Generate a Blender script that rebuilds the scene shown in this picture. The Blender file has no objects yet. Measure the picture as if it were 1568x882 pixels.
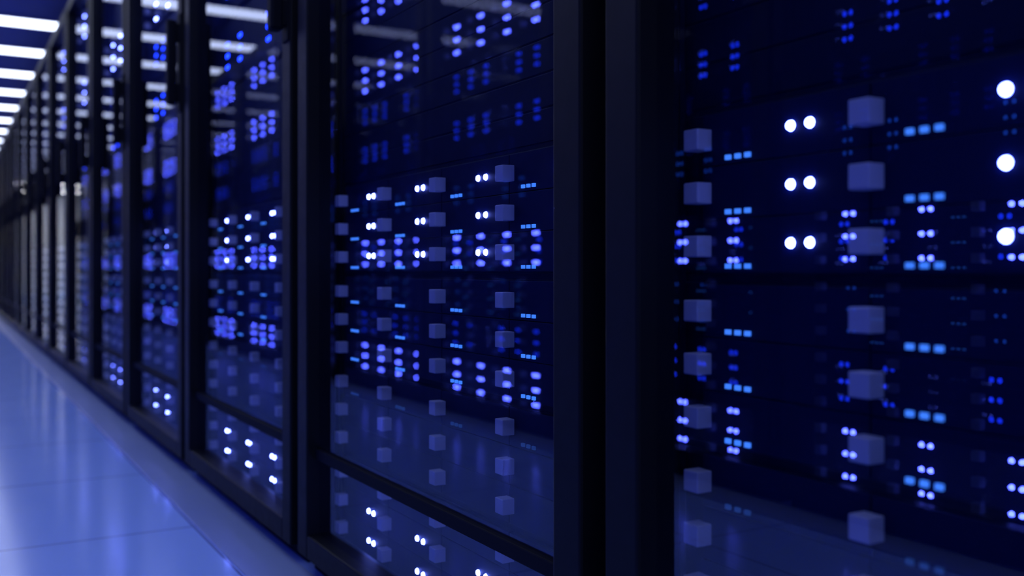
import bpy, bmesh, math
from mathutils import Vector
sc=bpy.context.scene
sc.view_settings.view_transform='Standard'
sc.view_settings.look='None'
H=0.575
# ---------------- materials
def mat(name):
    m=bpy.data.materials.new(name); m.use_nodes=True
    nt=m.node_tree; nt.nodes.clear()
    o=nt.nodes.new('ShaderNodeOutputMaterial')
    return m,nt,o
def pbr(name,col,rough=.5,metal=0,noise=None,spec=.5,coat=0):
    m,nt,o=mat(name)
    p=nt.nodes.new('ShaderNodeBsdfPrincipled')
    p.inputs['Base Color'].default_value=(*col,1)
    p.inputs['Roughness'].default_value=rough
    p.inputs['Metallic'].default_value=metal
    p.inputs['Specular IOR Level'].default_value=spec
    p.inputs['Coat Weight'].default_value=coat
    if noise:
        tc=nt.nodes.new('ShaderNodeTexCoord')
        n=nt.nodes.new('ShaderNodeTexNoise'); n.inputs['Scale'].default_value=noise
        mr=nt.nodes.new('ShaderNodeMapRange')
        mr.inputs['To Min'].default_value=max(rough-.07,0); mr.inputs['To Max'].default_value=rough+.07
        nt.links.new(tc.outputs['Object'],n.inputs['Vector'])
        nt.links.new(n.outputs['Fac'],mr.inputs['Value'])
        nt.links.new(mr.outputs[0],p.inputs['Roughness'])
    nt.links.new(p.outputs[0],o.inputs[0])
    return m
def emi(name,col,s,sample=True):
    m,nt,o=mat(name)
    e=nt.nodes.new('ShaderNodeEmission'); e.inputs[0].default_value=(*col,1); e.inputs[1].default_value=s
    nt.links.new(e.outputs[0],o.inputs[0])
    if not sample: m.cycles.emission_sampling='NONE'
    return m
M_frame=pbr('black_powder_coat',(.003,.004,.007),.55,.0,40,.13)
M_inner=pbr('rack_interior_black',(.002,.003,.008),.7,spec=.1)
M_panel=pbr('server_face_navy',(.0025,.006,.026),.5,.0,25,.08)
M_tray=pbr('drive_tray_navy',(.0025,.006,.034),.5,.0,25,.08)
M_knob=pbr('knob_grey_plastic',(.35,.35,.43),.5)
M_white=emi('led_white_blue',(.17,.22,1),52)
M_violet=emi('led_violet_blue',(.11,.14,1),80)
M_cyan=emi('led_cyan',(.06,.25,1),1.35,False)
M_cyand=emi('led_cyan_dim',(.06,.22,1),.15,False)
M_cyano=emi('led_cyan_faint',(.03,.16,1),2.0,False)
M_blue=emi('led_blue',(.012,.045,1),8.0,False)
# glass
M_glass,nt,o=mat('door_glass_tinted')
lw=nt.nodes.new('ShaderNodeLayerWeight'); lw.inputs[0].default_value=.5
pw=nt.nodes.new('ShaderNodeMath'); pw.operation='POWER'; pw.inputs[1].default_value=2.4
ma=nt.nodes.new('ShaderNodeMath'); ma.operation='MULTIPLY_ADD'; ma.inputs[1].default_value=.12; ma.inputs[2].default_value=.095
tr=nt.nodes.new('ShaderNodeBsdfTransparent'); tr.inputs[0].default_value=(.68,.74,.94,1)
gl=nt.nodes.new('ShaderNodeBsdfGlossy'); gl.inputs['Roughness'].default_value=.0; gl.inputs[0].default_value=(.80,.84,1,1)
mx=nt.nodes.new('ShaderNodeMixShader')
nt.links.new(lw.outputs['Facing'],pw.inputs[0]); nt.links.new(pw.outputs[0],ma.inputs[0]); nt.links.new(ma.outputs[0],mx.inputs[0])
nt.links.new(tr.outputs[0],mx.inputs[1]); nt.links.new(gl.outputs[0],mx.inputs[2]); nt.links.new(mx.outputs[0],o.inputs[0])
MATS=[M_frame,M_inner,M_panel,M_tray,M_knob,M_white,M_cyan,M_cyand,M_blue,M_glass,M_violet,M_cyano]
FR,IN,PA,TR,KN,WH,CY,CD,BL,GL,VI,CO=range(12)
# ---------------- mesh helpers
V=[];F=[];MI=[]
def box(x0,x1,y0,y1,z0,z1,m,bv=0):
    if bv:
        b=bmesh.new(); bmesh.ops.create_cube(b,size=1)
        for v in b.verts:
            v.co=Vector(((x0+x1)/2+v.co.x*(x1-x0),(y0+y1)/2+v.co.y*(y1-y0),(z0+z1)/2+v.co.z*(z1-z0)))
        bmesh.ops.bevel(b,geom=b.edges[:],offset=bv,segments=2,affect='EDGES',profile=.5)
        b.verts.index_update(); n=len(V)
        V.extend([v.co[:] for v in b.verts])
        for f in b.faces: F.append([n+v.index for v in f.verts]); MI.append(m)
        b.free(); return
    n=len(V)
    V.extend([(x0,y0,z0),(x1,y0,z0),(x1,y1,z0),(x0,y1,z0),(x0,y0,z1),(x1,y0,z1),(x1,y1,z1),(x0,y1,z1)])
    for f in ((0,3,2,1),(4,5,6,7),(0,1,5,4),(1,2,6,5),(2,3,7,6),(3,0,4,7)):
        F.append([n+i for i in f]); MI.append(m)
def dome(x,y,z,r,m,h=None):
    h=h or r*.9; n=len(V); K=10
    for a,(rr,hh) in enumerate(((1,0),(.8,.6))):
        for k in range(K):
            t=2*math.pi*k/K
            V.append((x-h*hh,y+r*rr*math.cos(t),z+r*rr*math.sin(t)))
    V.append((x-h,y,z))
    for k in range(K):
        k2=(k+1)%K
        F.append([n+k,n+K+k,n+K+k2,n+k2]); MI.append(m)
        F.append([n+K+k,n+2*K,n+K+k2]); MI.append(m)
def mkmesh(name,mats):
    me=bpy.data.meshes.new(name); me.from_pydata(V,[],F)
    for m in mats: me.materials.append(m)
    me.polygons.foreach_set('material_index',MI); me.update()
    V.clear();F.clear();MI.clear()
    return me
# ---------------- rack
S=.205
def unit(zc,kind,led,r0,h0):
    """server chassis: three rows of trays, five knobs per row"""
    h=.162
    box(.078,.60,-.445,.445,zc-h/2,zc+h/2,PA,.002)
    for r in (1,0,-1):
        zr=zc+r*.0525
        for c in range(4):
            y=(c-1.5)*S
            box(.071,.080,y-.1018,y+.1018,zr-.0258,zr+.0258,TR,.0008)
            if kind=='pair':
                for s in (-1,1): dome(.0710,y-.027+s*.0112,zr+.001,r0,led,h0)
        for k in range(5):
            y=(k-2)*S-.003
            box(.053,.073,y-.0105,y+.0105,zr-.0105,zr+.0105,KN,.0012)
def cyan(zc,m,rows=(1,0,-1)):
    for r in rows:
        for k in range(5):
            for q in(-1,0,1):
                y=(k-2)*S-.052+q*.0132
                z=zc+r*.0525-.0195
                box(.0680,.0712,y-.0030,y+.0030,z-.0023,z+.0023,m)
def cols(zc,ys,rows,m,dz=.03,r=.0065):
    for y in ys:
        for k in range(rows):
            z=zc+(k-(rows-1)/2)*dz
            dome(.071,y-.009,z,r,m,.003); dome(.071,y+.009,z,r,m,.003)
def build_rack(name,opposite=False):
    led,r0,h0=(VI,.0062,.0085) if opposite else (WH,.0047,.0042)
    # plinth, body
    box(.035,.88,-.48,.48,0,.036,IN)
    box(.056,.90,-.497,-.467,.035,2.005,FR,.003)
    box(.056,.90,.467,.497,.035,2.005,FR,.003)
    box(.056,.90,-.467,.467,1.975,2.005,FR)
    box(.056,.90,-.467,.467,.035,.062,FR)
    box(.87,.90,-.467,.467,.062,1.975,FR)
    # door frame
    b=.0035
    box(0,.055,-.478,-.423,.036,2.008,FR,b)
    box(0,.055,.423,.478,.036,2.008,FR,b)
    box(0,.055,-.424,.424,.036,.080,FR,b)
    box(0,.055,-.424,.424,1.955,2.008,FR,b)
    # door cross bar
    box(.016,.030,-.424,.424,.220,.240,IN,.002)
    # hinges
    for z in (.2,1.0,1.8): box(.01,.056,.478,.492,z-.04,z+.04,FR,.003)
    # handle
    box(-.036,-.010,-.472,-.440,1.04,1.28,IN,.006)
    box(-.012,.002,-.470,-.442,1.05,1.10,IN,.003)
    box(-.012,.002,-.470,-.442,1.22,1.27,IN,.003)
    box(-.004,.002,-.475,-.436,1.02,1.30,IN,.003)
    # mounting rails with holes
    for s in(-1,1):
        y=s*.455
        box(.072,.085,y-.010,y+.010,.062,1.975,PA)
        z=.09
        while z<1.95:
            box(.0715,.0722,y-.003,y+.003,z-.003,z+.003,IN); z+=.044
    # backing plate behind all equipment
    box(.0795,.62,-.444,.444,.064,1.973,PA)
    # equipment
    c0=H+.0748
    for dz,k in ((0,'pair'),(.1685,'plain'),(.337,'plain'),(.5055,'pair')):
        unit(c0-dz,k,led,r0,h0)
    cyan(c0,CY); cyan(c0-.1685,CY); cyan(c0-.337,CD,(1,))
    # blanking / vent panels
    z=H+.162
    while z<H+.46:
        box(.078,.30,-.445,.445,z,z+.0425,PA,.001); z+=.0445
    # blue status switches
    for zc in (H+.565,H+.755):
        box(.076,.60,-.445,.445,zc-.085,zc+.085,PA,.002)
        for c in range(3):
            y=(c-1)*.29; box(.071,.078,y-.144,y+.144,zc-.08,zc+.08,TR,.001)
        cols(zc,[-.34,-.215,-.09,.16,.285],3,BL)
    if opposite:
        cols(c0-.1685,[-.33,.04,.165],3,CO,.05,.0045)
        cols(c0-.337,[-.35,-.225,.03,.155,.28],3,BL,.04,.0062)
        cols(c0-.01,[-.35,-.225,.05,.30],3,BL,.04,.0062)
        cols(H+.30,[-.34,-.215,.06,.18],3,CO,.03,.0055)
    unit(H+.935,'pair',led,r0,h0); unit(H+1.285,'pair',led,r0,h0)
    box(.078,.60,-.445,.445,H+1.025,H+1.195,PA,.003)
    # glass
    n=len(V)
    V.extend([(.024,-.424,.078),(.024,.424,.078),(.024,.424,1.957),(.024,-.424,1.957)])
    F.append([n,n+3,n+2,n+1]); MI.append(GL)
    return mkmesh(name,MATS)
me_r=build_rack('server_rack_mesh')
me_l=build_rack('server_rack_lit_mesh',True)
def put(me,name,loc,rot=0):
    ob=bpy.data.objects.new(name,me); ob.location=loc; ob.rotation_euler=(0,0,rot)
    sc.collection.objects.link(ob); return ob
D=.586
for n in range(-2,20):
    put(me_r,'server_rack',(D,1.34+n,0))
for n in range(-2,15):
    put(me_l,'server_rack',(-.53,1.235+n,0),math.pi)
# ---------------- room
Y0,Y1,X0,X1,ZC=-3.2,24,-1.7,1.8,2.275
# floor
M_floor,nt,o=mat('raised_floor_tiles')
p=nt.nodes.new('ShaderNodeBsdfPrincipled')
tc=nt.nodes.new('ShaderNodeTexCoord'); mp=nt.nodes.new('ShaderNodeMapping')
mp.inputs['Location'].default_value=(-.487+.65*20,-2.25+.65*20,0)
br=nt.nodes.new('ShaderNodeTexBrick'); br.offset=0; br.squash=1
br.inputs['Scale'].default_value=1; br.inputs['Mortar Size'].default_value=.003; br.inputs['Mortar Smooth'].default_value=.3
br.inputs['Brick Width'].default_value=.65; br.inputs['Row Height'].default_value=.65
br.inputs['Color1'].default_value=(.34,.52,1,1); br.inputs['Color2'].default_value=(.345,.525,1,1); br.inputs['Mortar'].default_value=(.13,.17,.40,1)
nz=nt.nodes.new('ShaderNodeTexNoise'); nz.inputs['Scale'].default_value=6; nz.inputs['Detail'].default_value=5
mr=nt.nodes.new('ShaderNodeMapRange'); mr.inputs['To Min'].default_value=.10; mr.inputs['To Max'].default_value=.19
nt.links.new(tc.outputs['Object'],mp.inputs[0]); nt.links.new(mp.outputs[0],br.inputs[0])
nt.links.new(tc.outputs['Object'],nz.inputs['Vector']); nt.links.new(nz.outputs[0],mr.inputs[0])
nt.links.new(mr.outputs[0],p.inputs['Roughness']); nt.links.new(br.outputs['Color'],p.inputs['Base Color'])
nt.links.new(p.outputs[0],o.inputs[0])
box(X0,X1,Y0,Y1,-.1,0,0); put(mkmesh('floor',[M_floor]),'floor',(0,0,0))
M_trim=pbr('floor_trim_grey',(.20,.27,.50),.35,0,8)
box(.492,.60,Y0,Y1-.01,-.0005,.004,0,.001); put(mkmesh('trim_1',[M_trim]),'trim_1',(0,0,0))
box(-.545,-.435,Y0,Y1-.01,-.0005,.004,0,.001); put(mkmesh('trim_2',[M_trim]),'trim_2',(0,0,0))
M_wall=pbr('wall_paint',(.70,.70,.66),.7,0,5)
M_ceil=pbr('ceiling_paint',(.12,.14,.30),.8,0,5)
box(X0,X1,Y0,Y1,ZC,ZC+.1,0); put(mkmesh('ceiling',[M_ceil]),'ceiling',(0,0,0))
for nm,b in (('wall_left',(X0-.1,X0,Y0,Y1)),('wall_right',(X1,X1+.1,Y0,Y1)),('wall_far',(X0,X1,Y1,Y1+.1)),('wall_near',(X0,X1,Y0-.1,Y0))):
    box(*b,0,ZC,0); put(mkmesh(nm,[M_wall]),nm,(0,0,0))
# ceiling light strips
M_strip=emi('ceiling_light_diffuser',(.68,.76,1),6)
M_house=pbr('light_housing',(.25,.27,.40),.5)
def lightmesh():
    box(-1.1,1.1,-.12,.12,-.018,.0,0,.002)
    box(-1.08,1.08,-.10,.10,-.022,-.0185,1)
    return mkmesh('ceiling_light_mesh',[M_house,M_strip])
lm=lightmesh()
for n in range(-3,24):
    put(lm,'ceiling_light',(0,n+.46,ZC))
M_fill=emi('far_fill_emitter',(1,.97,.88),60)  # added fill, no real fixture: brightens far wall mirrored in the distant door glass
box(-1.2,1.2,-.12,.12,-.05,.0,0,.002); box(-1.15,1.15,-.10,.10,-.056,-.0505,1)
fill_me=mkmesh('far_fill_mesh',[M_house,M_fill])
for y in (20.97,22.97): put(fill_me,'far_fill_light',(-.2,y,ZC))
w=bpy.data.worlds.new('World'); sc.world=w; w.use_nodes=True
w.node_tree.nodes['Background'].inputs[0].default_value=(.01,.02,.08,1)
# camera
cam=bpy.data.cameras.new('camera'); co=bpy.data.objects.new('camera',cam); sc.collection.objects.link(co)
co.location=(0,0,H); co.rotation_euler=(math.pi/2,0,-math.atan(874/1500))
cam.lens=36*1500/1568; cam.sensor_width=36; cam.shift_y=-29/1568; cam.clip_start=.02
cam.dof.use_dof=True; cam.dof.focus_distance=1.25; cam.dof.aperture_fstop=3.2
sc.camera=co
